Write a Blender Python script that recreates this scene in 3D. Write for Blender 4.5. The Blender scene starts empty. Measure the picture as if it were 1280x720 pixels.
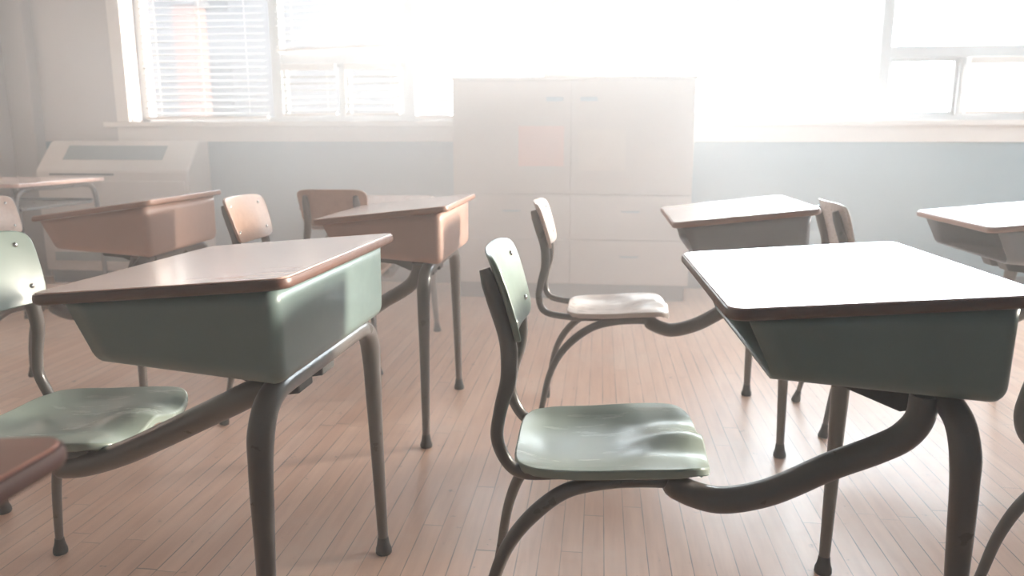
import bpy, math, random
from mathutils import Vector, Matrix
random.seed(7)
PI = math.pi
SC = bpy.context.scene
COL = SC.collection

# ------------------------------------------------------------------ camera, sky, sun, exposure
cam_d = bpy.data.cameras.new('camera')
cam_d.sensor_width = 36.0
cam_d.lens = 36.0 * 954.8 / 1280.0
cam_d.clip_start = 0.02
cam_d.clip_end = 200
cam_d.dof.use_dof = True
cam_d.dof.focus_distance = 1.45
cam_d.dof.aperture_fstop = 4.5
cam = bpy.data.objects.new('camera', cam_d)
COL.objects.link(cam)
cam.location = (0, 0, 0.984)
cam.rotation_euler = (PI / 2 - 0.1948, 0, math.radians(6.5))
SC.camera = cam

SKY = 13.5
SKY_COL = (0.86, 0.94, 1.0)
SUN = 15.5
SUN_COL = (1.0, 0.87, 0.74)
SUN_AZ = 66.0
SUN_EL = 10.5
SUN_ANGLE = 10.0
HAZE_BASE = 0.042
HAZE_CORE = 0.47
HAZE_G = 0.12
HAZE_COL = (0.99, 0.995, 1.0)
EXPOSURE = 0.9

w = bpy.data.worlds.new('sky')
SC.world = w
w.use_nodes = True
wn = w.node_tree
wn.nodes['Background'].inputs[0].default_value = (*SKY_COL, 1)
wn.nodes['Background'].inputs[1].default_value = SKY

sl = bpy.data.lights.new('sun', 'SUN')
sl.energy = SUN
sl.color = SUN_COL
sl.angle = math.radians(SUN_ANGLE)
so = bpy.data.objects.new('sun', sl)
COL.objects.link(so)
az, el = math.radians(SUN_AZ), math.radians(SUN_EL)
to_sun = Vector((math.sin(az) * math.cos(el), math.cos(az) * math.cos(el), math.sin(el)))
so.rotation_euler = to_sun.to_track_quat('Z', 'Y').to_euler()
so.location = (3, 8, 5)

WY = 5.10          # inner face of the window wall
WZ0, WZ1 = 1.10, 2.62
for i, (xa, xb) in enumerate(((-3.2, -0.34), (-0.11, 2.72))):
    pl = bpy.data.lights.new('window_portal', 'AREA')
    pl.shape = 'RECTANGLE'
    pl.size = xb - xa
    pl.size_y = WZ1 - WZ0
    pl.cycles.is_portal = True
    po = bpy.data.objects.new('window_portal', pl)
    COL.objects.link(po)
    po.location = ((xa + xb) / 2, WY + 0.30, (WZ0 + WZ1) / 2)
    po.rotation_euler = (-PI / 2, 0, 0)
WRX = 4.30         # inner face of the right wall, windows added here to let the sun in
for ya_, yb_ in ((2.85, 3.7), (4.3, 5.0)):
    pl = bpy.data.lights.new('window_portal', 'AREA')
    pl.shape = 'RECTANGLE'
    pl.size = yb_ - ya_
    pl.size_y = WZ1 - WZ0
    pl.cycles.is_portal = True
    po = bpy.data.objects.new('window_portal', pl)
    COL.objects.link(po)
    po.location = (WRX + 0.25, (ya_ + yb_) / 2, (WZ0 + WZ1) / 2)
    po.rotation_euler = (-PI / 2, 0, -PI / 2)

SC.view_settings.view_transform = 'Standard'
SC.view_settings.look = 'None'
SC.view_settings.gamma = 1
SC.view_settings.use_curve_mapping = False
SC.view_settings.exposure = EXPOSURE
SC.cycles.use_denoising = True
SC.cycles.max_bounces = 10
SC.cycles.diffuse_bounces = 5
SC.cycles.glossy_bounces = 4
SC.cycles.transparent_max_bounces = 16
SC.cycles.volume_bounces = 4
SC.cycles.sample_clamp_indirect = 6.0
SC.cycles.caustics_reflective = False
SC.cycles.caustics_refractive = False

# ------------------------------------------------------------------ materials
def new_mat(name):
    m = bpy.data.materials.new(name)
    m.use_nodes = True
    nt = m.node_tree
    return m, nt, nt.nodes['Principled BSDF']

def N(nt, kind, **kw):
    n = nt.nodes.new(kind)
    for k, v in kw.items():
        setattr(n, k, v)
    return n

def mth(nt, op, a, b=None, c=None):
    n = N(nt, 'ShaderNodeMath', operation=op)
    for i, v in enumerate((a, b, c)):
        if v is None:
            continue
        if isinstance(v, (int, float)):
            n.inputs[i].default_value = v
        else:
            nt.links.new(v, n.inputs[i])
    return n.outputs[0]

def mixc(nt, fac, a, b, mode='MIX'):
    n = N(nt, 'ShaderNodeMix', data_type='RGBA', blend_type=mode)
    for i, v in ((0, fac), (6, a), (7, b)):
        if isinstance(v, (int, float)):
            n.inputs[i].default_value = v
        elif isinstance(v, tuple):
            n.inputs[i].default_value = (*v, 1)
        else:
            nt.links.new(v, n.inputs[i])
    return n.outputs[2]

def coords(nt, scale=(1, 1, 1)):
    tc = N(nt, 'ShaderNodeTexCoord')
    mp = N(nt, 'ShaderNodeMapping')
    mp.inputs['Scale'].default_value = scale
    nt.links.new(tc.outputs['Object'], mp.inputs['Vector'])
    return mp.outputs[0]

def noise(nt, vec, scale, detail=4, rough=0.55):
    n = N(nt, 'ShaderNodeTexNoise')
    n.inputs['Scale'].default_value = scale
    n.inputs['Detail'].default_value = detail
    n.inputs['Roughness'].default_value = rough
    nt.links.new(vec, n.inputs['Vector'])
    return n.outputs['Fac']

def ramp(nt, fac, lo, hi, a=0.0, b=1.0):
    n = N(nt, 'ShaderNodeMapRange')
    n.inputs[1].default_value = lo
    n.inputs[2].default_value = hi
    n.inputs[3].default_value = a
    n.inputs[4].default_value = b
    nt.links.new(fac, n.inputs[0])
    return n.outputs[0]

def bump(nt, bs, h, strength, dist=0.002):
    b = N(nt, 'ShaderNodeBump')
    b.inputs['Strength'].default_value = strength
    b.inputs['Distance'].default_value = dist
    nt.links.new(h, b.inputs['Height'])
    nt.links.new(b.outputs[0], bs.inputs['Normal'])

def paint(name, col, rough=0.5, var=0.06, scale=6, bmp=0.0, metal=0.0, coat=0.0):
    m, nt, bs = new_mat(name)
    v = coords(nt)
    f = noise(nt, v, scale)
    dk = tuple(c * (1 - var) for c in col)
    lt = tuple(min(1, c * (1 + var)) for c in col)
    nt.links.new(mixc(nt, ramp(nt, f, .3, .7), dk, lt), bs.inputs['Base Color'])
    nt.links.new(ramp(nt, noise(nt, v, scale * 7), .3, .7, rough * .88, min(1, rough * 1.12)), bs.inputs['Roughness'])
    bs.inputs['Metallic'].default_value = metal
    if coat:
        bs.inputs['Coat Weight'].default_value = coat
        bs.inputs['Coat Roughness'].default_value = 0.15
    if bmp:
        bump(nt, bs, noise(nt, v, scale * 30), bmp)
    return m

def wood(name, dark, light, rough=0.35, along='X', coat=0.0, grain=1.0, bmp=.012):
    m, nt, bs = new_mat(name)
    s = (1.2, 14, 14) if along == 'X' else (14, 1.2, 14)
    v = coords(nt, s)
    f = noise(nt, v, 2.2 * grain, 6, .6)
    f2 = noise(nt, v, 9 * grain, 3, .5)
    mixf = mth(nt, 'ADD', mth(nt, 'MULTIPLY', f, .7), mth(nt, 'MULTIPLY', f2, .3))
    nt.links.new(mixc(nt, ramp(nt, mixf, .36, .64), dark, light), bs.inputs['Base Color'])
    nt.links.new(ramp(nt, f2, .3, .7, rough * .95, rough * 1.05), bs.inputs['Roughness'])
    if bmp:
        bump(nt, bs, f2, bmp)
    if coat:
        bs.inputs['Coat Weight'].default_value = coat
        bs.inputs['Coat Roughness'].default_value = 0.17
    return m

def worn_paint(name, col, under):
    # painted plywood, the paint rubbed thin in long streaks
    m, nt, bs = new_mat(name)
    v = coords(nt, (3, 16, 8))
    f = noise(nt, v, 1.6, 7, .65)
    v2 = coords(nt)
    g = noise(nt, v2, 7, 3)
    fac = mth(nt, 'MULTIPLY', ramp(nt, f, .5, .7), ramp(nt, g, .45, .65))
    nt.links.new(mixc(nt, fac, col, under), bs.inputs['Base Color'])
    nt.links.new(ramp(nt, f, .3, .7, .2, .3), bs.inputs['Roughness'])
    bump(nt, bs, f, .10)
    return m

def floor_mat():
    m, nt, bs = new_mat('maple strip floor')
    tc = N(nt, 'ShaderNodeTexCoord')
    sp = N(nt, 'ShaderNodeSeparateXYZ')
    nt.links.new(tc.outputs['Object'], sp.inputs[0])
    x = mth(nt, 'DIVIDE', mth(nt, 'ADD', sp.outputs[0], 10.013), .0515)
    row = mth(nt, 'FLOOR', x)
    fx = mth(nt, 'FRACT', x)
    wn1 = N(nt, 'ShaderNodeTexWhiteNoise', noise_dimensions='1D')
    nt.links.new(row, wn1.inputs['W'])
    off = mth(nt, 'MULTIPLY', wn1.outputs['Value'], 7.0)
    wn3 = N(nt, 'ShaderNodeTexWhiteNoise', noise_dimensions='1D')
    nt.links.new(mth(nt, 'ADD', row, 71.3), wn3.inputs['W'])
    ln = ramp(nt, wn3.outputs['Value'], 0, 1, 1.0, 2.4)
    y = mth(nt, 'ADD', mth(nt, 'DIVIDE', mth(nt, 'ADD', sp.outputs[1], 20), ln), off)
    seg = mth(nt, 'FLOOR', y)
    fy = mth(nt, 'FRACT', y)
    cmb = N(nt, 'ShaderNodeCombineXYZ')
    nt.links.new(row, cmb.inputs[0]); nt.links.new(seg, cmb.inputs[1])
    wn2 = N(nt, 'ShaderNodeTexWhiteNoise', noise_dimensions='3D')
    nt.links.new(cmb.outputs[0], wn2.inputs['Vector'])
    # grain, shifted from board to board
    addv = N(nt, 'ShaderNodeVectorMath', operation='ADD')
    sc2 = N(nt, 'ShaderNodeVectorMath', operation='MULTIPLY')
    nt.links.new(wn2.outputs['Color'], sc2.inputs[0]); sc2.inputs[1].default_value = (9, 9, 9)
    mp = N(nt, 'ShaderNodeMapping'); mp.inputs['Scale'].default_value = (30, 2.5, 1)
    nt.links.new(tc.outputs['Object'], mp.inputs['Vector'])
    nt.links.new(mp.outputs[0], addv.inputs[0]); nt.links.new(sc2.outputs[0], addv.inputs[1])
    gr = noise(nt, addv.outputs[0], 1.3, 6, .6)
    base = mixc(nt, wn2.outputs['Value'], (.76, .49, .355), (.85, .59, .45))
    base = mixc(nt, mth(nt, 'MULTIPLY', ramp(nt, gr, .35, .7), .35), base, (.46, .245, .165))
    # scuffs and worn, pale patches where feet rub
    vo = tc.outputs['Object']
    pat = noise(nt, vo, 2.3, 8, .68)
    base = mixc(nt, ramp(nt, pat, .50, .66, 0, .55), base, (.78, .60, .49))
    sct = noise(nt, vo, 21, 5, .7)
    base = mixc(nt, ramp(nt, sct, .64, .72, 0, .6), base, (.16, .11, .09))
    # gaps between strips
    ex = mth(nt, 'MINIMUM', fx, mth(nt, 'SUBTRACT', 1.0, fx))
    ey = mth(nt, 'MULTIPLY', mth(nt, 'MINIMUM', fy, mth(nt, 'SUBTRACT', 1.0, fy)), 28)
    gw = ramp(nt, noise(nt, vo, 6, 2), .35, .65, .010, .034)
    e = mth(nt, 'MINIMUM', ex, ey)
    gap = mth(nt, 'LESS_THAN', e, gw)
    base = mixc(nt, mth(nt, 'MULTIPLY', gap, ramp(nt, noise(nt, vo, 1.7, 3), .35, .65, .25, .8)), base, (.085, .052, .04))
    nt.links.new(base, bs.inputs['Base Color'])
    rg = ramp(nt, pat, .35, .7, .30, .48)
    bs.inputs['Coat Weight'].default_value = .45
    nt.links.new(ramp(nt, sct, .35, .7, .28, .42), bs.inputs['Coat Roughness'])
    nt.links.new(rg, bs.inputs['Roughness'])
    h = mth(nt, 'SUBTRACT', mth(nt, 'MULTIPLY', gr, .25), gap)
    bump(nt, bs, h, .35, .0012)
    return m

M = {}
M['floor'] = floor_mat()
M['wall_cream'] = paint('cream wall paint', (.49, .44, .42), .7, .03, 2, .12)
M['wall_blue'] = paint('grey blue dado paint', (.20, .29, .33), .6, .04, 2, .12)
M['trim'] = paint('off white trim paint', (.72, .65, .60), .45, .03, 3)
M['frame'] = paint('window frame paint', (.50, .50, .50), .45, .04, 4)
M['wall_dim'] = paint('bluish fill wall paint', (.30, .38, .42), .8, .03, 2)  # unseen walls, blue chosen so they bounce a bluish fill
M['wall_shade'] = paint('shaded cream wall paint', (.36, .325, .305), .7, .03, 2, .12)  # wall cream darkened in colour, for the side away from the haze glow
M['ceil'] = paint('ceiling paint', (.42, .42, .42), .8, .02, 2)
M['green_box'] = paint('sage green enamel', (.155, .22, .208), .38, .07, 5, .03, coat=.3)
M['tan_box'] = paint('tan enamel', (.47, .31, .25), .42, .04, 5, .03, coat=.2)
M['grey_box'] = paint('hazed grey enamel', (.27, .28, .30), .42, .05, 5, .03, coat=.2)  # grey enamel with the bluish haze light mixed into its colour
M['green_seat'] = worn_paint('worn pale green paint', (.30, .36, .31), (.40, .42, .37))
M['green_back'] = paint('shaded green enamel', (.17, .225, .19), .36, .05, 5, .04, coat=.25)  # seat green darkened in colour, standing in for shade on the backrests
M['beech'] = wood('lacquered beech ply', (.46, .29, .21), (.54, .36, .27), .30, 'X', .3)
M['hazed'] = wood('pale ash ply', (.68, .60, .55), (.73, .65, .60), .28, 'X', .4)  # beech ply paled and greyed in colour, haze and glare painted in
M['top_tan'] = wood('desk laminate', (.62, .40, .33), (.72, .50, .42), .22, 'X', .8, bmp=0)
M['top_sheen'] = wood('sheen desk laminate', (.72, .54, .47), (.80, .63, .55), .25, 'X', .8, bmp=0)  # desk laminate lightened in colour to carry the window sheen
M['top_brown'] = wood('brown desk laminate', (.26, .10, .065), (.33, .14, .095), .4, 'X', 0)
M['edge'] = paint('dark brown edging', (.12, .062, .048), .4, .1, 8)
M['edge_dark'] = paint('dark red brown edging', (.065, .028, .022), .5, .1, 8)
M['edge_tan'] = paint('tan edging', (.36, .21, .16), .4, .1, 8)
M['tube'] = paint('taupe enamelled tube', (.125, .113, .106), .30, .04, 3, 0, coat=.3)
M['rubber'] = paint('dark rubber foot', (.05, .05, .05), .55, .1, 10)
M['steel'] = paint('polished steel', (.75, .74, .72), .2, .05, 10, metal=1.0)
M['dark_metal'] = paint('dark pressed steel', (.06, .06, .06), .45, .1, 10)
M['cabinet'] = paint('pale grey beige cabinet laminate', (.47, .42, .39), .5, .03, 2)
M['cabinet_door'] = paint('cabinet door laminate', (.50, .445, .415), .45, .03, 2)
M['kick'] = paint('dark plinth', (.10, .105, .11), .6, .08, 4)
M['unit'] = paint('cream enamelled sheet metal', (.60, .535, .49), .45, .03, 3)
M['dark_grille'] = paint('grey green grille', (.20, .235, .235), .5, .05, 6)
M['grille_bar'] = paint('grille louvre', (.27, .31, .31), .5, .05, 6)
M['pink_paper'] = paint('pink paper', (.64, .40, .36), .8, .05, 6)
M['cream_paper'] = paint('cream paper', (.56, .49, .44), .8, .05, 6)
M['blue_handle'] = paint('blue grey metal', (.30, .38, .42), .4, .05, 6, metal=.4)
M['slat'], _nt, _bs = new_mat('white blind slat')
_bs.inputs['Base Color'].default_value = (.46, .44, .41, 1)
_bs.inputs['Roughness'].default_value = .5
_tr = N(_nt, 'ShaderNodeBsdfTranslucent'); _tr.inputs[0].default_value = (.32, .30, .27, 1)
_mx = N(_nt, 'ShaderNodeMixShader'); _mx.inputs[0].default_value = .3
_nt.links.new(_bs.outputs[0], _mx.inputs[1]); _nt.links.new(_tr.outputs[0], _mx.inputs[2])
_nt.links.new(_mx.outputs[0], _nt.nodes['Material Output'].inputs[0])
M['glass'], _nt, _bs = new_mat('window glass')
_tp = N(_nt, 'ShaderNodeBsdfTransparent'); _tp.inputs[0].default_value = (.95, .96, .96, 1)
_gl = N(_nt, 'ShaderNodeBsdfGlossy'); _gl.inputs['Roughness'].default_value = .02
_mx = N(_nt, 'ShaderNodeMixShader'); _mx.inputs[0].default_value = .06
_nt.links.new(_tp.outputs[0], _mx.inputs[1]); _nt.links.new(_gl.outputs[0], _mx.inputs[2])
_nt.links.new(_mx.outputs[0], _nt.nodes['Material Output'].inputs[0])
M['brick'], _nt, _bs = new_mat('pink brick')
_bk = N(_nt, 'ShaderNodeTexBrick')
_bk.inputs['Color1'].default_value = (.072, .040, .035, 1); _bk.inputs['Color2'].default_value = (.062, .034, .030, 1)
_bk.inputs['Mortar'].default_value = (.05, .03, .026, 1); _bk.inputs['Scale'].default_value = 3
_nt.links.new(coords(_nt), _bk.inputs['Vector'])
_nt.links.new(_bk.outputs[0], _bs.inputs['Base Color'])
M['render_wall'] = paint('grey render', (.035, .034, .037), .8, .05, 1)
M['far_window'] = paint('dark far window', (.02, .021, .024), .8, .05, 1)
for _k in ('render_wall', 'far_window', 'brick'):
    M[_k].node_tree.nodes['Principled BSDF'].inputs['Specular IOR Level'].default_value = .1
M['ground_out'] = paint('paving', (.06, .058, .055), .8, .08, 1)

# ------------------------------------------------------------------ mesh helpers
class MB:
    def __init__(self):
        self.v, self.f, self.mi = [], [], []
    def add(self, vs, fs, mi=0):
        o = len(self.v)
        self.v += [tuple(p) for p in vs]
        for f in fs:
            self.f.append(tuple(i + o for i in f)); self.mi.append(mi)
    def box(self, x0, x1, y0, y1, z0, z1, mi=0):
        vs = [(x, y, z) for z in (z0, z1) for y in (y0, y1) for x in (x0, x1)]
        self.add(vs, [(0, 2, 3, 1), (4, 5, 7, 6), (0, 1, 5, 4), (2, 6, 7, 3), (0, 4, 6, 2), (1, 3, 7, 5)], mi)
    def tube(self, path, rad, seg=16, cap=True, flat=None, mi=0):
        pts = [Vector(p) for p in path]
        n = len(pts)
        tan = []
        for i in range(n):
            a = pts[max(0, i - 1)]; b = pts[min(n - 1, i + 1)]
            tan.append((b - a).normalized())
        ref = Vector((0, 1, 0)) if abs(tan[0].y) < .9 else Vector((1, 0, 0))
        nrm = (ref - tan[0] * ref.dot(tan[0])).normalized()
        rings = []
        for i in range(n):
            if i:
                q = tan[i - 1].rotation_difference(tan[i])
                nrm = q @ nrm
                nrm = (nrm - tan[i] * nrm.dot(tan[i])).normalized()
            bn = tan[i].cross(nrm)
            r = rad[i] if isinstance(rad, (list, tuple)) else rad
            fl = flat[i] if flat else (1, 1)
            rings.append([pts[i] + nrm * (r * fl[0] * math.cos(2 * PI * k / seg)) + bn * (r * fl[1] * math.sin(2 * PI * k / seg)) for k in range(seg)])
        vs = [p for r_ in rings for p in r_]
        fs = []
        for i in range(n - 1):
            for k in range(seg):
                k2 = (k + 1) % seg
                fs.append((i * seg + k, i * seg + k2, (i + 1) * seg + k2, (i + 1) * seg + k))
        if cap:
            fs.append(tuple(reversed(range(seg))))
            fs.append(tuple((n - 1) * seg + k for k in range(seg)))
        self.add(vs, fs, mi)
    def build(self, name, mats, parent=None, smooth=False, bevel=0, solid=0, sub=0, angle=40, loc=None, rotz=None, normals=True):
        me = bpy.data.meshes.new(name)
        me.from_pydata(self.v, [], self.f)
        if not isinstance(mats, (list, tuple)):
            mats = [mats]
        for m in mats:
            me.materials.append(m)
        for p, mi in zip(me.polygons, self.mi):
            p.material_index = mi
            p.use_smooth = smooth or bevel > 0
        if normals:
            import bmesh
            bm = bmesh.new(); bm.from_mesh(me)
            bmesh.ops.recalc_face_normals(bm, faces=bm.faces)
            bm.to_mesh(me); bm.free()
        me.update()
        if smooth or bevel > 0:
            me.set_sharp_from_angle(angle=math.radians(angle))
        o = bpy.data.objects.new(name, me)
        COL.objects.link(o)
        if parent is not None:
            o.parent = parent
        if loc is not None:
            o.location = loc
        if rotz is not None:
            o.rotation_euler = (0, 0, rotz)
        if solid:
            md = o.modifiers.new('Solidify', 'SOLIDIFY'); md.thickness = solid; md.offset = 0
        if bevel:
            md = o.modifiers.new('Bevel', 'BEVEL'); md.width = bevel; md.segments = 3; md.limit_method = 'ANGLE'; md.angle_limit = math.radians(40)
        if sub:
            md = o.modifiers.new('Subdivision', 'SUBSURF'); md.levels = sub; md.render_levels = sub
        return o

def smooth_path(pts, per=8):
    P = [Vector(p) for p in pts]
    P = [P[0] * 2 - P[1]] + P + [P[-1] * 2 - P[-2]]
    out = []
    for i in range(1, len(P) - 2):
        p0, p1, p2, p3 = P[i - 1:i + 3]
        t01 = max((p1 - p0).length, 1e-6) ** .5; t12 = max((p2 - p1).length, 1e-6) ** .5; t23 = max((p3 - p2).length, 1e-6) ** .5
        m1 = (p2 - p1 + t12 * ((p1 - p0) / t01 - (p2 - p0) / (t01 + t12)))
        m2 = (p2 - p1 + t12 * ((p3 - p2) / t23 - (p3 - p1) / (t12 + t23)))
        for k in range(per):
            t = k / per
            out.append((2 * t**3 - 3 * t**2 + 1) * p1 + (t**3 - 2 * t**2 + t) * m1 + (-2 * t**3 + 3 * t**2) * p2 + (t**3 - t**2) * m2)
    out.append(P[-2])
    return out

def lerp_list(n, keys):
    # keys: [(t, value), ...]
    out = []
    for i in range(n):
        t = i / (n - 1)
        for (t0, v0), (t1, v1) in zip(keys, keys[1:]):
            if t <= t1 or (t1, v1) == keys[-1]:
                u = 0 if t1 == t0 else max(0, min(1, (t - t0) / (t1 - t0)))
                out.append(v0 + (v1 - v0) * u)
                break
    return out

def tag(o, label, cat, group=None, kind=None):
    if label: o['label'] = label
    if cat: o['category'] = cat
    if group: o['group'] = group
    if kind: o['kind'] = kind
    return o

def struct(o):
    o['kind'] = 'structure'
    return o

def empty(name, loc, rz=0.0):
    o = bpy.data.objects.new(name, None)
    o.empty_display_size = .1
    COL.objects.link(o)
    o.location = loc
    o.rotation_euler = (0, 0, rz)
    return o

def rrect(x0, x1, y0, y1, r, seg=6):
    pts = []
    for cx, cy, a0 in ((x1 - r, y1 - r, 0), (x0 + r, y1 - r, PI / 2), (x0 + r, y0 + r, PI), (x1 - r, y0 + r, 3 * PI / 2)):
        for k in range(seg + 1):
            a = a0 + k / seg * PI / 2
            pts.append((cx + r * math.cos(a), cy + r * math.sin(a)))
    return pts

# ------------------------------------------------------------------ the room
XL, XR, YB, ZC = -4.08, 4.3, -2.6, 3.15

def room():
    b = MB(); b.box(XL - .2, XR + .2, YB - .2, WY + .32, -.12, 0)
    struct(b.build('floor', M['floor']))
    b = MB(); b.box(XL - .2, XR + .2, YB - .2, WY + .32, ZC, ZC + .15)
    struct(b.build('ceiling', M['ceil']))
    b = MB(); b.box(XL - .2, XL, YB - .2, WY + .32, 0, ZC)
    struct(b.build('wall_left', M['wall_shade']))
    b = MB()
    b.box(XR, XR + .2, YB - .2, WY + .32, 0, WZ0); b.box(XR, XR + .2, YB - .2, WY + .32, WZ1, ZC)
    for ya, yb in ((YB - .2, 2.85), (3.7, 4.3), (5.0, WY + .32)):  # pier between the added windows is placed to shade the left backrest
        b.box(XR, XR + .2, ya, yb, WZ0, WZ1)
    struct(b.build('wall_right', M['wall_dim']))
    b = MB(); b.box(XL, XR, YB - .2, YB, 0, ZC)
    struct(b.build('wall_front', M['wall_dim']))
    # window wall: blue below the sill, cream above, two big openings
    T = .30
    b = MB()
    b.box(XL, XR, WY, WY + T, 0, .955, 1)
    b.box(XL, XR, WY, WY + T, .955, WZ0 - .02, 0)
    b.box(XL, XR, WY, WY + T, WZ1, ZC, 0)
    b.box(XL, -3.235, WY, WY + T, WZ0 - .02, WZ1, 0)
    b.box(-.335, -.115, WY, WY + T, WZ0 - .02, WZ1, 0)
    b.box(2.72, XR, WY, WY + T, WZ0 - .02, WZ1, 0)
    struct(b.build('wall_back', [M['wall_cream'], M['wall_blue']]))
    # cream dado of the part left of the air unit
    b = MB(); b.box(XL, -3.9, WY - .10, WY, 0, ZC)
    struct(b.build('trim_1', M['wall_shade'], bevel=.01))
    b = MB(); b.box(-3.9, XR, WY - .02, WY, 0, .12)
    struct(b.build('baseboard_back', M['kick'], bevel=.004))
    b = MB(); b.box(XL, XL + .02, YB, WY - .1, 0, .12)
    struct(b.build('baseboard_left', M['kick'], bevel=.004))
    # long sill board with apron
    b = MB()
    b.box(-3.42, XR, WY - .055, WY, WZ0 - .045, WZ0 - .012)
    b.box(-3.34, XR, WY - .022, WY, .955, WZ0 - .045)
    struct(b.build('trim_2', M['trim'], bevel=.004))
    # casing on the left reveal
    b = MB()
    b.box(-3.335, -3.24, WY - .028, WY, WZ0 - .012, WZ1 + .09)
    b.box(-3.335, 2.82, WY - .028, WY, WZ1, WZ1 + .09)
    struct(b.build('trim_3', M['trim'], bevel=.006))

def window(n, x0, x1, kinds, edges):
    """kinds per bay: 'full' or 'split1'/'split2' (fixed light above, one or two vents below)"""
    root = struct(empty('window_%d' % n, ((x0 + x1) / 2, WY + .17, WZ0)))
    ox, oy, oz = root.location
    def P(b, name, m, **k):
        for i, v in enumerate(b.v):
            b.v[i] = (v[0] - ox, v[1] - oy, v[2] - oz)
        return b.build(name, m, root, **k)
    ya, yb = WY + .13, WY + .21
    b = MB()
    z0 = WZ0 - .012
    b.box(x0, x0 + .05, ya, yb, z0, WZ1); b.box(x1 - .05, x1, ya, yb, z0, WZ1)
    b.box(x0, x1, ya, yb, z0, z0 + .035); b.box(x0, x1, ya, yb, WZ1 - .05, WZ1)
    P(b, 'window_frame', M['frame'], bevel=.004)
    for i in range(len(edges) - 1):
        if i:
            b = MB(); b.box(edges[i] - .035, edges[i] + .035, ya - .01, yb, z0 + .035, WZ1 - .05)
            P(b, 'mullion', M['frame'], bevel=.004)
    for i, k in enumerate(kinds):
        a, c = edges[i] + (.05 if i == 0 else .035), edges[i + 1] - (.05 if i == len(kinds) - 1 else .035)
        if k == 'full':
            b = MB(); b.box(a, c, WY + .17, WY + .175, z0 + .035, WZ1 - .05); P(b, 'pane', M['glass'])
        else:
            b = MB(); b.box(a, c, ya, yb, 1.475, 1.545); P(b, 'transom', M['frame'], bevel=.004)
            b = MB(); b.box(a, c, WY + .17, WY + .175, 1.545, WZ1 - .05); P(b, 'pane', M['glass'])
            nv = int(k[-1])
            ww = (c - a - (.03 if nv == 2 else 0)) / nv
            if nv == 2:
                b = MB(); b.box((a + c) / 2 - .015, (a + c) / 2 + .015, ya, yb, z0 + .035, 1.475); P(b, 'mullion', M['frame'], bevel=.004)
            for q in range(nv):
                s0 = a + q * (ww + .03)
                b = MB()
                s1 = s0 + ww
                b.box(s0, s0 + .022, ya + .02, yb - .01, z0 + .035, 1.475); b.box(s1 - .022, s1, ya + .02, yb - .01, z0 + .035, 1.475)
                b.box(s0 + .022, s1 - .022, ya + .02, yb - .01, z0 + .035, z0 + .057); b.box(s0 + .022, s1 - .022, ya + .02, yb - .01, 1.453, 1.475)
                P(b, 'vent_sash', M['frame'], bevel=.003)
                b = MB(); b.box(s0 + .022, s1 - .022, WY + .17, WY + .175, z0 + .057, 1.453); P(b, 'pane', M['glass'])
    return root

room()
window(1, -3.235, -.335, ['full', 'split2', 'full'], [-3.235, -2.225, -1.29, -.335])
window(2, -.115, 2.72, ['split1', 'full', 'split2'], [-.115, .825, 1.765, 2.72])

def added_window(n, loc, rz, width):  # unseen right-wall windows, added to light the desks from the right
    root = struct(empty('window_%d' % n, loc, rz))
    z0, z1, h = WZ0, WZ1, width / 2
    b = MB()
    b.box(-h, -h + .05, 0, .08, 0, z1 - z0); b.box(h - .05, h, 0, .08, 0, z1 - z0)
    b.box(-h + .05, h - .05, 0, .08, 0, .045); b.box(-h + .05, h - .05, 0, .08, z1 - z0 - .05, z1 - z0)
    b.box(-.03, .03, 0, .08, .045, z1 - z0 - .05)
    b.build('window_frame', M['frame'], root)
    b = MB(); b.box(-h + .05, h - .05, .038, .042, .045, z1 - z0 - .05); b.build('pane', M['glass'], root)
added_window(3, (XR + .08, 3.275, WZ0), -PI / 2, .85)
added_window(4, (XR + .08, 4.65, WZ0), -PI / 2, .7)

def blind(x0, x1, z0, z1, label, tilt=28, skew=0.0, pitch=.044, y=WY + .075, group=None, head=True, wand=True):
    root = empty('window_blind', ((x0 + x1) / 2, y, z0))
    tag(root, label, 'blind', group)
    L = (x1 - x0) / 2
    b = MB()
    n = int((z1 - z0 - .05) / pitch)
    ca, sa = math.cos(math.radians(tilt)), math.sin(math.radians(tilt))
    hw = .024
    for i in range(n):
        z = .035 + i * pitch
        k = skew * (1 - i / max(1, n))          # the lower slats hang askew
        jit = random.uniform(-.0015, .0015)
        prof = []
        for u in (-1, -.33, .33, 1):
            yy = u * hw; zz = .003 * (1 - u * u)
            prof.append((yy * ca - zz * sa, yy * sa + zz * ca))
        vs = []
        for sx in (-L, L):
            for yy, zz in prof:
                vs.append((sx, yy, z + zz + jit + (sx / L) * k))
        b.add(vs, [(j, j + 1, j + 5, j + 4) for j in range(3)])
    b.build('slats', M['slat'], root, normals=False, solid=.0012)
    b = MB()
    vs = []
    for sx in (-L, L):
        for yy, zz in ((-.022, 0), (.022, 0), (.022, .018), (-.022, .018)):
            vs.append((sx, yy, zz + (sx / L) * skew))
    b.add(vs, [(0, 1, 5, 4), (1, 2, 6, 5), (2, 3, 7, 6), (3, 0, 4, 7), (0, 3, 2, 1), (4, 5, 6, 7)])
    b.build('bottom_rail', M['trim'], root, bevel=.003)
    for u in (-.72, 0, .72):
        if L < .3 and u == 0:
            continue
        b = MB()
        b.box(u * L - .0012, u * L + .0012, -.026, -.0235, .01, z1 - z0)
        b.build('ladder_cord', M['trim'], root)
    if head:
        b = MB(); b.box(-L, L, -.028, .028, z1 - z0 - .04, z1 - z0)
        b.build('headrail', M['trim'], root, bevel=.003)
    return root

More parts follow.
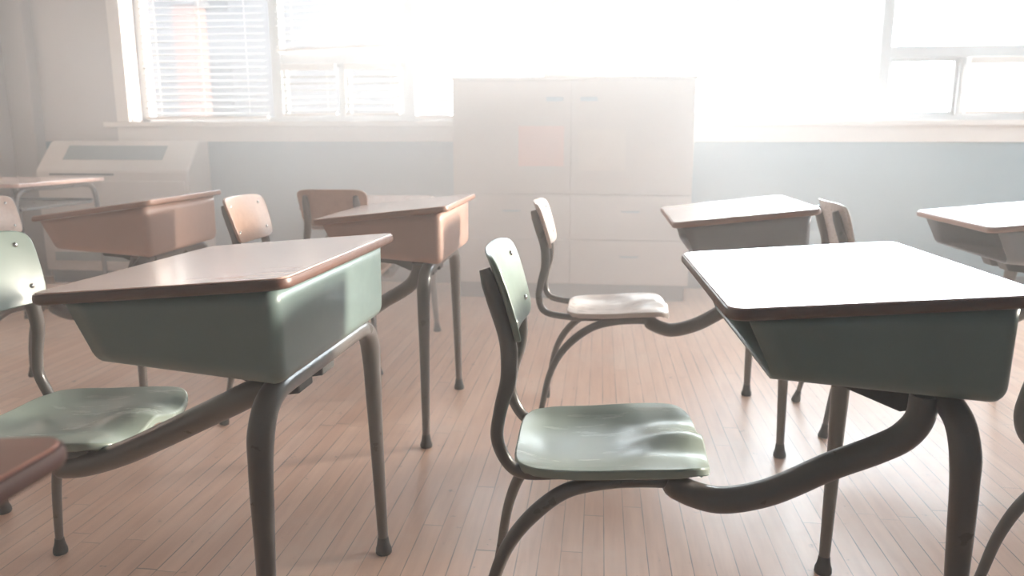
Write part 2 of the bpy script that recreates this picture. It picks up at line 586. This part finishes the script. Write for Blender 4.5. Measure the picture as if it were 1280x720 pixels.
GB = 'venetian blinds across the left window'
blind(-3.165, -2.275, WZ0 + .01, WZ1 - .01, 'white venetian blind lowered to the sill at the far left bay of the window', 20, 0, group=GB)
blind(-2.19, -1.33, 1.565, WZ1 - .01, 'white venetian blind hanging slightly crooked above the two small vent panes', 20, .014, group=GB)
blind(-2.165, -1.79, 1.13, 1.47, 'small white blind over the left one of two small vent panes', 20, .004, group=GB)
blind(-1.72, -1.35, 1.13, 1.47, 'small white blind over the right one of two small vent panes, left of the cabinet', 20, 0, group=GB)
blind(-1.24, -.385, WZ0 + .01, WZ1 - .01, 'white venetian blind lowered in the bay just behind the cabinet left corner', 20, 0, group=GB)
blind(-.06, .79, 1.565, WZ1 - .01, 'white blind washed out by daylight in the window bay right above the cabinet', 6, 0, group='blinds across the right window')
blind(2.245, 2.665, 1.13, 1.47, 'small white blind over the vent pane at the right edge of the picture', 6, 0, group='blinds across the right window')

# ------------------------------------------------------------------ outdoors, seen faintly through the left blinds
def outdoors():
    g = MB(); g.box(-40, 40, WY + 2, 60, -3.3, -3.2)
    struct(g.build('ground', M['ground_out']))
    root = tag(empty('building', (-11.5, 16, -3.2)), 'pale grey building across the yard seen through the left blinds', 'building')
    b = MB(); b.box(-14, 7.2, 0, 6, 0, 15); b.build('wall', M['render_wall'], root)
    b = MB(); b.box(-14.2, 7.4, -.2, 6.2, 15, 15.3); b.build('roof', M['brick'], root)
    for k, (x, z) in enumerate(((-3.5, 5), (-1.2, 5), (1.2, 5), (3.2, 5), (-3.5, 7.5), (-1.2, 7.5), (1.2, 7.5), (3.2, 7.5))):
        b = MB(); b.box(x - .5, x + .5, -.04, 0, z - .7, z + .7); b.build('window', M['far_window'], root)
    root = tag(empty('chimney_stack', (-7.3, 13.5, -3.2)), 'pink brick stack seen outside through the far left blind', 'chimney')
    b = MB(); b.box(-.2, .2, -.2, .2, 0, 6.45); b.build('shaft', M['brick'], root)
    b = MB(); b.box(-.25, .25, -.25, .25, 6.45, 6.55); b.build('cap', M['render_wall'], root)
outdoors()

# ------------------------------------------------------------------ school desk: seat and desk on one tubular frame
def ztop(x, q):
    return q['h0'] + q['tilt'] * x

def slab_tilted(name, outline, q, thick, mat, parent, inset=0.0, zoff=0.0, bevel=.002, side_mat=None):
    b = MB()
    n = len(outline)
    cx = sum(p[0] for p in outline) / n; cy = sum(p[1] for p in outline) / n
    top = [(x, y, ztop(x, q) + zoff) for x, y in outline]
    bot = [(x, y, ztop(x, q) + zoff - thick) for x, y in outline]
    b.add(top + bot, [tuple(range(n)), tuple(reversed(range(n, 2 * n)))] + [(i, i + n, (i + 1) % n + n, (i + 1) % n) for i in range(n)])
    return b.build(name, mat, parent, bevel=bevel, angle=30)

def foot_cap(name, p, d, parent, r0=.012, r1=.019):
    # flared rubber foot at the end of a leg; p = end on the floor, d = direction of the leg upwards
    b = MB()
    p = Vector(p); d = Vector(d).normalized()
    prof = [(0.0, r1 * .92), (.003, r1), (.012, r1 * .97), (.022, r1 * .8), (.032, r0 * 1.12), (.042, r0 * 1.04), (.044, r0 * .9)]
    pts = [p + d * (h / max(d.z, .5)) for h, _ in prof]
    path = [(a.x, a.y, a.z) for a in pts]
    b.tube(path, [r for _, r in prof], 18)
    return b.build(name, M['rubber'], parent, smooth=True, angle=50)

def school_desk(x, y, deg, label, mats, group='school desks in rows', h0=.7282, tilt=.10, sz=.4276, dsx=0., dbx=0., ddx=0., bdz=0., seat_len=.345, xbar=.352, box_w=.259, box_f=.408, straight=False, mouth=.032):
    box_m, seat_m, back_m, top_m, edge_m = mats
    root = empty('school_desk', (x, y, 0), math.radians(deg))
    tag(root, label, 'school desk', group)
    q = dict(h0=h0, tilt=tilt)
    x0, x1, w = ddx, .434 + ddx, .280
    # ---- desktop
    th = .019
    out = rrect(x0, x1, -w, w, .028, 7)
    dt = slab_tilted('desktop', rrect(x0 + .0025, x1 - .0025, -w + .0025, w - .0025, .0265, 7), q, .003, top_m, root, bevel=.0008)
    b = MB()
    n = len(out)
    prof = [(-.0025, -.0005), (0, -.003), (.001, -.008), (.001, -.013), (0, -.0165), (-.003, -.019)]
    cx, cy = (x0 + x1) / 2, 0
    rings = []
    for off, dz in prof:
        rings.append([(px + off * (1 if px > cx else -1) * min(1, abs(px - cx) / .15), py + off * (1 if py > 0 else -1), ztop(px, q) + dz) for px, py in out])
    vs = [p for r_ in rings for p in r_]
    fs = []
    for i in range(len(prof) - 1):
        for k in range(n):
            k2 = (k + 1) % n
            fs.append((i * n + k, i * n + k2, (i + 1) * n + k2, (i + 1) * n + k))
    fs.append(tuple((len(prof) - 1) * n + k for k in range(n)))
    fs.append(tuple(reversed(range(n))))
    b.add(vs, fs)
    # underside board stays 3 mm below the laminate
    for i in range(n):
        vx = b.v[i]; b.v[i] = (vx[0], vx[1], vx[2] - .0015)
    b.build('edge_band', edge_m, dt, smooth=True, angle=50)
    # ---- book box: open towards the sitter, slanted mouth, rounded corners
    bw = box_w
    xf = box_f + ddx
    zt = lambda xx: ztop(xx, q) - th - .0015
    zb = lambda xx: q['h0'] - .107 - .084 * (xx - ddx)
    R = .026
    def U(xx, ins, rr=R):
        """cross-section y-z at xx: list of (y, z)"""
        a, c = bw - ins, zb(xx) + ins
        top = zt(xx)
        pts = [(a + .004, top)]
        for k in range(1, 5):
            t = k / 5
            pts.append((a + .004 * (1 - t), top + (c + rr - top) * t))
        for k in range(7):
            an = k / 6 * PI / 2
            pts.append((a - rr + rr * math.cos(an), c + rr - rr * math.sin(an)))
        for k in range(1, 8):
            pts.append(((a - rr) * (1 - 2 * k / 8), c))
        left = [(-yy, zz) for yy, zz in reversed(pts[:12])]
        return pts + left
    sec = []
    rf = .022
    nst = 10
    for i in range(nst + 1):
        t = i / nst
        ring = []
        u0 = U(.2 + ddx, 0)
        ztop_, zbot_ = u0[0][1], zb(.2 + ddx)
        for j in range(len(u0)):
            s = (ztop_ - u0[j][1]) / (ztop_ - zbot_)   # 0 top, 1 bottom
            xs = mouth + ddx + .042 * min(1, s) ** 1.1
            xx = xs + (xf - rf - xs) * t
            uu = U(xx, 0)[j]
            ring.append((xx, uu[0], uu[1]))
        sec.append(ring)
    for k in range(1, 8):
        an = k / 7 * PI / 2
        xx = xf - rf + rf * math.sin(an); ins = rf * (1 - math.cos(an))
        uu = U(xx, ins, max(.006, R - ins * .6))
        sec.append([(xx, a_, c_) for a_, c_ in uu])
    m_ = len(sec[0])
    b = MB()
    vs = [p for r_ in sec for p in r_]
    fs = []
    for i in range(len(sec) - 1):
        for k in range(m_ - 1):
            fs.append((i * m_ + k, i * m_ + k + 1, (i + 1) * m_ + k + 1, (i + 1) * m_ + k))
    L0 = (len(sec) - 1) * m_
    fs.append(tuple(L0 + k for k in range(m_)))
    b.add(vs, fs)
    bx = b.build('book_box', box_m, root, smooth=True, solid=.0035, angle=60)
    # hem along the top of the box and the tabs that hold it
    for yy in (-.2, -.07, .07, .2):
        b = MB()
        b.box(xf - .03, xf - .008, yy - .016, yy + .016, zt(xf) - .004, ztop(xf - .02, q) - th + .001)
        b.build('mounting_tab', M['dark_metal'], root)
    # ---- front frame: cross bar and two bent, tapering legs
    xb = xbar + ddx
    zbar = zb(xb) - .0215
    fy = .295
    b = MB()
    b.tube([(xb, -.17, zbar), (xb, -.06, zbar), (xb, .06, zbar), (xb, .17, zbar)], .0205, 18)
    b.build('cross_bar', M['tube'], root, smooth=True)
    for s in (-1, 1):
        pts = smooth_path([(xb, s * .165, zbar), (xb, s * .205, zbar - .003), (xb, s * .240, zbar - .020), (xb, s * .262, zbar - .054), (xb, s * .270, zbar - .10), (xb + .001, s * .277, zbar - .25), (xb + .004, s * fy, .012)], 8)
        n_ = len(pts)
        b = MB(); b.tube(pts, lerp_list(n_, [(0, .0205), (.55, .0215), (.75, .0185), (1, .0115)]), 20)
        lg = b.build('front_leg', M['tube'], root, smooth=True)
        dv = (pts[-3] - pts[-1]).normalized()
        foot_cap('foot_cap', (xb + .004, s * (fy + .0003), 0), dv, lg, .0125, .0195)
    # ---- gusset plates under the box
    for yy in (-.085, .02):
        b = MB()
        xa, xe = .13 + ddx, xb
        prof = [(xa, zb(xa) - .001), (xe, zb(xe) - .001), (xe, zb(xe) - .062), (xe - .035, zb(xe) - .068), (xa + .09, zb(xa) - .046), (xa + .02, zb(xa) - .040)]
        vs = [(px, yy - .03, pz) for px, pz in prof] + [(px, yy + .03, pz) for px, pz in prof]
        k = len(prof)
        b.add(vs, [tuple(range(k)), tuple(reversed(range(k, 2 * k)))] + [(i, (i + 1) % k, (i + 1) % k + k, i + k) for i in range(k)])
        b.build('gusset', M['dark_metal'], root, bevel=.003)
    # ---- beam from the seat to the cross bar, on the sitter's right
    s_ = sz - .4276
    bp = smooth_path([(-.062 + dsx, -.129, .393 + s_), (-.046 + dsx, -.130, .386 + s_), (-.014 + dsx, -.130, .372 + s_), (.026 + dsx * .7, -.135, .366 + s_), (.10 + dsx * .5 + ddx * .5, -.145, .389 + s_ * .8), (.20 + ddx, -.160, .452 + s_ * .6), (.262 + ddx, -.172, .490 + s_ * .4), (.297 + ddx, -.182, .520 + s_ * .2), (.316 + ddx, -.188, .556), (.319 + ddx, -.188, zbar + .008)], 8)
    if straight:
        bp = smooth_path([(-.112, -.128, .377), (-.105, -.128, .3785), (-.06, -.130, .386), (.03, -.138, .418), (.117, -.150, .460), (.20, -.162, .503), (.271, -.174, .540), (.325, -.185, .568), (xb - .004, -.19, zbar - .002)], 8)
    b = MB(); b.tube(bp, lerp_list(len(bp), [(0, .013), (.12, .021), (.3, .0225), (.8, .0225), (1, .0205)] if straight else [(0, .014), (.05, .0195), (.12, .0222), (.3, .0225), (.8, .0225), (1, .0205)]), 22)
    b.build('beam', M['tube'], root, smooth=True)
    # ---- seat frame: two rear legs arching back, two back posts
    zu = sz - .034
    for s in (-1, 1):
        pts = smooth_path([(-.03 + dsx, s * .128, zu), (-.10 + dsx, s * .128, zu), (-.165 + dsx, s * .129, zu - .006), (-.232 + dsx, s * .132, zu - .024), (-.287 + dsx * .6, s * .138, zu - .064), (-.333 + dsx * .3, s * .146, zu - .120), (-.362, s * .155, zu - .190), (-.383, s * .166, .10), (-.3985, s * .1795, .012)], 7)
        b = MB(); b.tube(pts, lerp_list(len(pts), [(0, .0125), (.5, .0135), (.8, .0105), (1, .0085)]), 16)
        lg = b.build('rear_leg', M['tube'], root, smooth=True)
        foot_cap('foot_cap', (-.4005, s * .181, 0), (pts[-4] - pts[-1]), lg, .010, .0165)
        pts = smooth_path([(-.10 + dsx, s * .112, zu + .008), (-.24 + dsx, s * .118, zu + .002), (-.312 + dsx, s * .124, zu + .004), (-.352 + dbx, s * .127, zu + .024), (-.369 + dbx, s * .128, zu + .066), (-.364 + dbx, s * .126, zu + .115), (-.350 + dbx, s * .120, zu + .175), (-.352 + dbx, s * .112, sz + .20 + bdz), (-.374 + dbx, s * .107, sz + .27 + bdz), (-.392 + dbx, s * .105, sz + .325 + bdz)], 7)
        n_ = len(pts)
        fl = [(1, 1)] * n_
        b = MB()
        rr = lerp_list(n_, [(0, .0105), (.55, .0115), (.72, .0150), (.95, .0140), (1, .0095)])
        b.tube(pts, rr, 16)
        b.build('back_post', M['tube'], root, smooth=True)
    for xx in (-.20, -.05):
        b = MB(); b.tube([(xx + dsx, -.13, zu - .006), (xx + dsx, .13, zu - .006)], .0075, 12)
        b.build('seat_brace', M['tube'], root, smooth=True)
    # ---- moulded plywood seat
    nx, ny = 34, 34
    sx0, sx1 = -.327 + dsx, -.327 + dsx + seat_len
    b = MB()
    topv, botv = [], []
    for i in range(nx + 1):
        u = i / nx
        for j in range(ny + 1):
            v = -1 + 2 * j / ny
            # superellipse outline from the square grid
            uu = 2 * u - 1
            k = 5.0
            den = (abs(uu) ** k + abs(v) ** k) ** (1 / k)
            mx = max(abs(uu), abs(v))
            sc_ = mx / den if den > 1e-9 else 1
            a, c = uu * sc_, v * sc_
            hw = .158 + .012 * (a + 1) / 2
            X = (sx0 + sx1) / 2 + a * (sx1 - sx0) / 2
            Yy = c * hw
            f = (a + 1) / 2
            z = sz - .006 + .020 * (f - .5) * 1.0
            r2 = ((f - .36) / .34) ** 2 + (c / .86) ** 2
            z -= .019 * math.exp(-r2 * r2 * 1.1)                       # hip hollow
            gr = max(0, (f - .45) / .55)
            z -= gr * .012 * math.exp(-((abs(c) - .45) / .26) ** 2)      # two thigh grooves
            z += gr * .006 * math.exp(-(c / .16) ** 2)
            z += .006 * max(0, abs(c) - .75) / .25 * (1 - f * .6)        # raised flanks
            z += .005 * max(0, .12 - f) / .12
            z -= .012 * max(0, (f - .86) / .14) ** 2                    # front roll
            topv.append((X, Yy, z)); botv.append((X * 1.0, Yy, z - .0125 - .005 * min(1, max(abs(a), abs(c)) ** 6)))
    W = ny + 1
    fs = []
    for i in range(nx):
        for j in range(ny):
            fs.append((i * W + j, (i + 1) * W + j, (i + 1) * W + j + 1, i * W + j + 1))
    nb = len(topv)
    fb = [tuple(reversed([k + nb for k in f])) for f in fs]
    rim = [i * W for i in range(nx + 1)] + [nx * W + j for j in range(1, W)] + [i * W + ny for i in range(nx - 1, -1, -1)] + [j for j in range(ny - 1, 0, -1)]
    rf_ = [(rim[i], rim[i - 1], rim[i - 1] + nb, rim[i] + nb) for i in range(len(rim))]
    b.add(topv + botv, fs + fb + rf_)
    st = b.build('seat', seat_m, root, bevel=.0035, angle=35)
    for s in (-1, 1):
        for xx in (-.24 + dsx, -.07 + dsx):
            b = MB()
            b.tube([(xx, s * .09, sz - .046), (xx, s * .09, sz - .036)], .006, 10)
            b.build('seat_bolt', M['steel'], root, smooth=True)
    # ---- curved plywood backrest with four rivets
    zb0, zb1 = sz + .196 + bdz, sz + .352 + bdz
    xlow, xhi = -.3345 + dbx, -.3845 + dbx
    nu, nv = 26, 20
    fr, bk = [], []
    for i in range(nu + 1):
        for j in range(nv + 1):
            a = -1 + 2 * i / nu; c = -1 + 2 * j / nv
            k = 6.5
            den = (abs(a) ** k + abs(c) ** k) ** (1 / k); mx = max(abs(a), abs(c))
            s2 = mx / den if den > 1e-9 else 1
            A, Cc = a * s2, c * s2
            hw = .150 - .016 * (1 - (Cc + 1) / 2)
            yy = A * hw
            t = (Cc + 1) / 2
            zz = zb0 + (zb1 - zb0) * t
            xx = xlow + (xhi - xlow) * t + .022 * (yy / .15) ** 2 - .012 + .004 * math.cos(Cc * 1.5)
            fr.append((xx + .0055, yy, zz)); bk.append((xx - .0055, yy, zz))
    W = nv + 1
    fs = [(i * W + j, i * W + j + 1, (i + 1) * W + j + 1, (i + 1) * W + j) for i in range(nu) for j in range(nv)]
    nb = len(fr)
    fb = [tuple(reversed([k + nb for k in f])) for f in fs]
    rim = [i * W for i in range(nu + 1)] + [nu * W + j for j in range(1, W)] + [i * W + nv for i in range(nu - 1, -1, -1)] + [j for j in range(nv - 1, 0, -1)]
    rf_ = [(rim[i], rim[i - 1], rim[i - 1] + nb, rim[i] + nb) for i in range(len(rim))]
    b = MB(); b.add(fr + bk, fs + fb + rf_)
    br = b.build('backrest', back_m, root, bevel=.003, angle=35)
    for s in (-1, 1):
        for t in (.24, .80):
            yy = s * .106; zz = zb0 + (zb1 - zb0) * t
            xx = xlow + (xhi - xlow) * t + .022 * (yy / .15) ** 2 - .012 + .004 * math.cos((2 * t - 1) * 1.5) + .0055
            b = MB()
            prof = [(-.001, .0058), (.001, .0055), (.0028, .0042), (.0038, .002), (.004, .0004)]
            b.tube([(xx + h, yy, zz + h * .3) for h, _ in prof], [r for _, r in prof], 12)
            b.build('rivet', M['steel'], br, smooth=True, angle=60)
    return root

G_ = (M['green_box'], M['green_seat'], M['green_back'], M['top_tan'], M['edge'])
T_ = (M['tan_box'], M['beech'], M['beech'], M['top_tan'], M['edge_tan'])
S_ = (M['grey_box'], M['hazed'], M['hazed'], M['top_sheen'], M['edge_tan'])
BR = (M['tan_box'], M['beech'], M['beech'], M['top_brown'], M['edge_dark'])

# ------------------------------------------------------------------ cabinet under the windows
def cabinet():
    X0, X1, YF, H = -.885, .541, 4.60, 1.333
    root = tag(empty('cabinet', ((X0 + X1) / 2, YF, 0)), 'wide pale two-door cabinet standing in front of the pier between the windows', 'cabinet')
    hw = (X1 - X0) / 2
    b = MB()
    b.box(-hw, hw, .02, .46, .10, H - .02)
    b.build('carcass', M['cabinet'], root, bevel=.003)
    b = MB(); b.box(-hw - .006, hw + .006, -.004, .465, H - .02, H); b.build('top_panel', M['cabinet'], root, bevel=.004)
    b = MB(); b.box(-hw + .02, hw - .02, .05, .44, 0, .10); b.build('plinth', M['kick'], root)
    for s in (-1, 1):
        b = MB()
        xa, xb = (-hw + .004, -.003) if s < 0 else (.003, hw - .004)
        b.box(xa, xb, 0, .02, .655, H - .026)
        d = b.build('door', M['cabinet_door'], root, bevel=.002)
        b = MB(); hx = s * .10
        b.box(hx - .05, hx + .05, -.014, 0, 1.19, 1.215)
        b.build('handle', M['blue_handle'], d, bevel=.003)
        for k in range(2):
            b = MB()
            za = .11 + k * .27
            b.box(xa, xb, 0, .02, za, za + .265)
            d = b.build('drawer', M['cabinet_door'], root, bevel=.002)
            b = MB(); cxx = (xa + xb) / 2
            b.tube([(cxx - .05, 0, za + .17), (cxx - .05, -.025, za + .17), (cxx + .05, -.025, za + .17), (cxx + .05, 0, za + .17)], .005, 8)
            b.build('handle', M['blue_handle'], d, smooth=True)
    return root
cabinet()
def sheet(x0, x1, z0, z1, m, label):
    b = MB()
    ox, oz = (x0 + x1) / 2, (z0 + z1) / 2
    n = 6
    vs = []
    for i in range(n + 1):
        xx = x0 + (x1 - x0) * i / n - ox
        cur = -.0005 - .004 * (2 * abs(i / n - .5)) ** 3
        vs += [(xx, cur, z0 - oz), (xx, cur, z1 - oz)]
    b.add(vs, [(2 * i, 2 * i + 2, 2 * i + 3, 2 * i + 1) for i in range(n)])
    o = b.build('paper_sheet', m, None, solid=.0006, loc=(ox, 4.5985, oz))
    return tag(o, label, 'paper', 'papers taped to the cabinet doors')
sheet(-.485, -.215, .815, 1.05, M['pink_paper'], 'pink paper sheet on the left door of the pale cabinet')
sheet(-.13, .145, .79, 1.03, M['cream_paper'], 'cream paper sheet on the right door of the pale cabinet')

# ------------------------------------------------------------------ air unit under the left window
def air_unit():
    root = tag(empty('air_unit', (-3.22, 4.78, 0)), 'cream sheet metal heating unit with a dark grille under the left window', 'heater')
    hw = .54
    prof = [(.30, 0.09), (0, .09), (0, .765), (.03, .80), (.17, .95), (.20, .96), (.30, .96)]
    b = MB()
    k = len(prof)
    vs = [(-hw, y, z) for y, z in prof] + [(hw, y, z) for y, z in prof]
    b.add(vs, [tuple(range(k)), tuple(reversed(range(k, 2 * k)))] + [(i, (i + 1) % k, (i + 1) % k + k, i + k) for i in range(k)])
    b.build('casing', M['unit'], root, bevel=.012)
    b = MB(); b.box(-hw + .02, hw - .02, .03, .30, 0, .09); b.build('plinth', M['kick'], root)
    # grille lying in the sloping top
    d = Vector((0, .14, .15)).normalized(); nn = Vector((0, -d.z, d.y))
    def on(u, x, h):
        p = Vector((x, .03, .80)) + d * u + nn * h
        return (p.x, p.y, p.z)
    b = MB()
    a0, a1 = .050, .172
    b.add([on(a0, -.38, .003), on(a0, .33, .003), on(a1, .33, .003), on(a1, -.38, .003), on(a0, -.38, -.004), on(a0, .33, -.004), on(a1, .33, -.004), on(a1, -.38, -.004)],
          [(0, 1, 2, 3), (4, 7, 6, 5), (0, 4, 5, 1), (1, 5, 6, 2), (2, 6, 7, 3), (3, 7, 4, 0)])
    gr = b.build('grille', M['dark_grille'], root)
    b = MB()
    for i in range(11):
        u = a0 + (a1 - a0) * (i + .5) / 11
        b.add([on(u - .0025, -.375, .003), on(u + .0025, -.375, .003), on(u + .0025, .325, .003), on(u - .0025, .325, .003),
               on(u - .0025, -.375, .008), on(u + .0025, -.375, .008), on(u + .0025, .325, .008), on(u - .0025, .325, .008)],
              [(0, 3, 2, 1), (4, 5, 6, 7), (0, 1, 5, 4), (1, 2, 6, 5), (2, 3, 7, 6), (3, 0, 4, 7)])
    b.build('louvres', M['grille_bar'], gr)
    b = MB(); b.box(-.44, .02, -.004, .002, .735, .748); b.build('slot', M['dark_metal'], root)
    b = MB(); b.box(-hw + .03, hw - .03, -.006, .001, .14, .70); b.build('front_panel', M['unit'], root, bevel=.004)
    b = MB(); b.box(-hw + .08, hw - .08, -.009, -.005, .16, .22); b.build('intake_grille', M['dark_grille'], root, bevel=.002)
air_unit()

# ------------------------------------------------------------------ open table at the far left
def side_table():
    root = tag(empty('side_table', (-3.40, 4.14, 0)), 'tan-topped open table on grey tubes at the far left below the heating unit', 'table')
    b = MB()
    o = rrect(-.33, .32, -.38, .38, .03, 6); n = len(o)
    b.add([(x, y, .74) for x, y in o] + [(x, y, .718) for x, y in o], [tuple(range(n)), tuple(reversed(range(n, 2 * n)))] + [(i, i + n, (i + 1) % n + n, (i + 1) % n) for i in range(n)])
    b.build('tabletop', [M['top_tan']], root, bevel=.003)
    for s in (-1, 1):
        x = s * .27
        b = MB()
        pts = smooth_path([(x, -.35, .012), (x, -.345, .35), (x, -.335, .62), (x, -.315, .675), (x, -.26, .70), (x, 0, .702), (x, .26, .70), (x, .315, .675), (x, .335, .62), (x, .345, .35), (x, .35, .012)], 6)
        b.tube(pts, .014, 14)
        lf = b.build('leg_frame', M['tube'], root, smooth=True)
        for e in (-1, 1):
            foot_cap('foot_cap', (x, e * .35, 0), (0, 0, 1), lf, .014, .019)
    b = MB(); b.box(-.27, .27, -.30, .30, .585, .600); b.build('shelf', M['tube'], root, bevel=.003)
    for e in (-1, 1):
        b = MB(); b.tube([(-.27, e * .30, .605), (.27, e * .30, .605)], .009, 10)
        b.build('rail', M['tube'], root, smooth=True)
side_table()

school_desk(.188, 1.369, 1.23, 'school desk with worn green seat and green book box, right of centre in front', G_, h0=.744, tilt=.069, sz=.4416, dbx=.012, dsx=-.005, ddx=-.007)
school_desk(-.88, 1.358, -1.93, 'school desk with green book box under a tan top, in front at the left', G_, h0=.742, tilt=.088, xbar=.372, straight=True, mouth=.058, sz=.4396, dbx=.016, dsx=-.009, ddx=-.004)
school_desk(.209, 2.629, -.48, 'beige-seated school desk behind the green one right of centre, its seat in full view', S_, h0=.7282, tilt=.111, sz=.4206, dbx=-.033, dsx=.016, ddx=.017, bdz=.0)
school_desk(-.885, 2.576, .01, 'tan school desk with a lit tan book box standing left of the picture centre', T_, h0=.732, tilt=.109, sz=.4306, dbx=.01, ddx=-.01)
school_desk(-1.94, 2.667, 2.67, 'tan school desk at the far left, tan book box, in front of the air unit', T_, h0=.719, tilt=.134, sz=.4096)
school_desk(1.159, 2.693, .18, 'grey-boxed school desk at the right edge in the second row, top pale with sheen', S_, h0=.720, tilt=.10, sz=.4226, dbx=-.005)
school_desk(1.182, 1.374, 3.0, 'school desk cut off by the right edge, only its chair back and tubes showing', S_)
school_desk(-1.931, 1.441, -1.9, 'school desk cut off by the left edge, a single front foot showing', T_)
school_desk(-.818, .222, 0, 'dark brown school desk top cut off at the lower left corner', BR, h0=.7285, tilt=.085, box_w=.225, box_f=.385, xbar=.33)
school_desk(-1.10, 3.40, 92, 'pale school desk turned toward the window behind the tan desk, hazy', T_, sz=.4246, h0=.672, tilt=.05)

# ------------------------------------------------------------------ haze hanging in the room
def haze():
    b = MB(); b.box(XL + .02, XR - .02, YB + .02, WY - .005, .005, ZC - .02)
    m = bpy.data.materials.new('thin haze'); m.use_nodes = True
    nt = m.node_tree
    nt.nodes.remove(nt.nodes['Principled BSDF'])
    vs = N(nt, 'ShaderNodeVolumeScatter')
    vs.inputs['Color'].default_value = (*HAZE_COL, 1)
    vs.inputs['Anisotropy'].default_value = HAZE_G
    tc = N(nt, 'ShaderNodeTexCoord')
    mp = N(nt, 'ShaderNodeMapping'); mp.vector_type = 'POINT'
    cx, cy, cz = -0.65, 4.05, 0.8
    rx, ry, rz = 1.75, 1.1, 1.3
    mp.inputs['Location'].default_value = (-cx / rx, -cy / ry, -cz / rz)
    mp.inputs['Scale'].default_value = (1 / rx, 1 / ry, 1 / rz)
    nt.links.new(tc.outputs['Object'], mp.inputs['Vector'])
    ln = N(nt, 'ShaderNodeVectorMath', operation='DOT_PRODUCT')
    nt.links.new(mp.outputs[0], ln.inputs[0]); nt.links.new(mp.outputs[0], ln.inputs[1])
    g = mth(nt, 'EXPONENT', mth(nt, 'MULTIPLY', mth(nt, 'POWER', ln.outputs['Value'], 1.6), -1.0))
    nz = ramp(nt, noise(nt, tc.outputs['Object'], .9, 2, .5), .3, .7, .6, 1.4)
    d = mth(nt, 'ADD', mth(nt, 'MULTIPLY', mth(nt, 'MULTIPLY', g, nz), HAZE_CORE), HAZE_BASE)
    nt.links.new(d, vs.inputs['Density'])
    nt.links.new(vs.outputs[0], nt.nodes['Material Output'].inputs['Volume'])
    o = b.build('haze', m)
    tag(o, 'thin pale haze hanging in the air of the classroom', 'haze', kind='stuff')
haze()
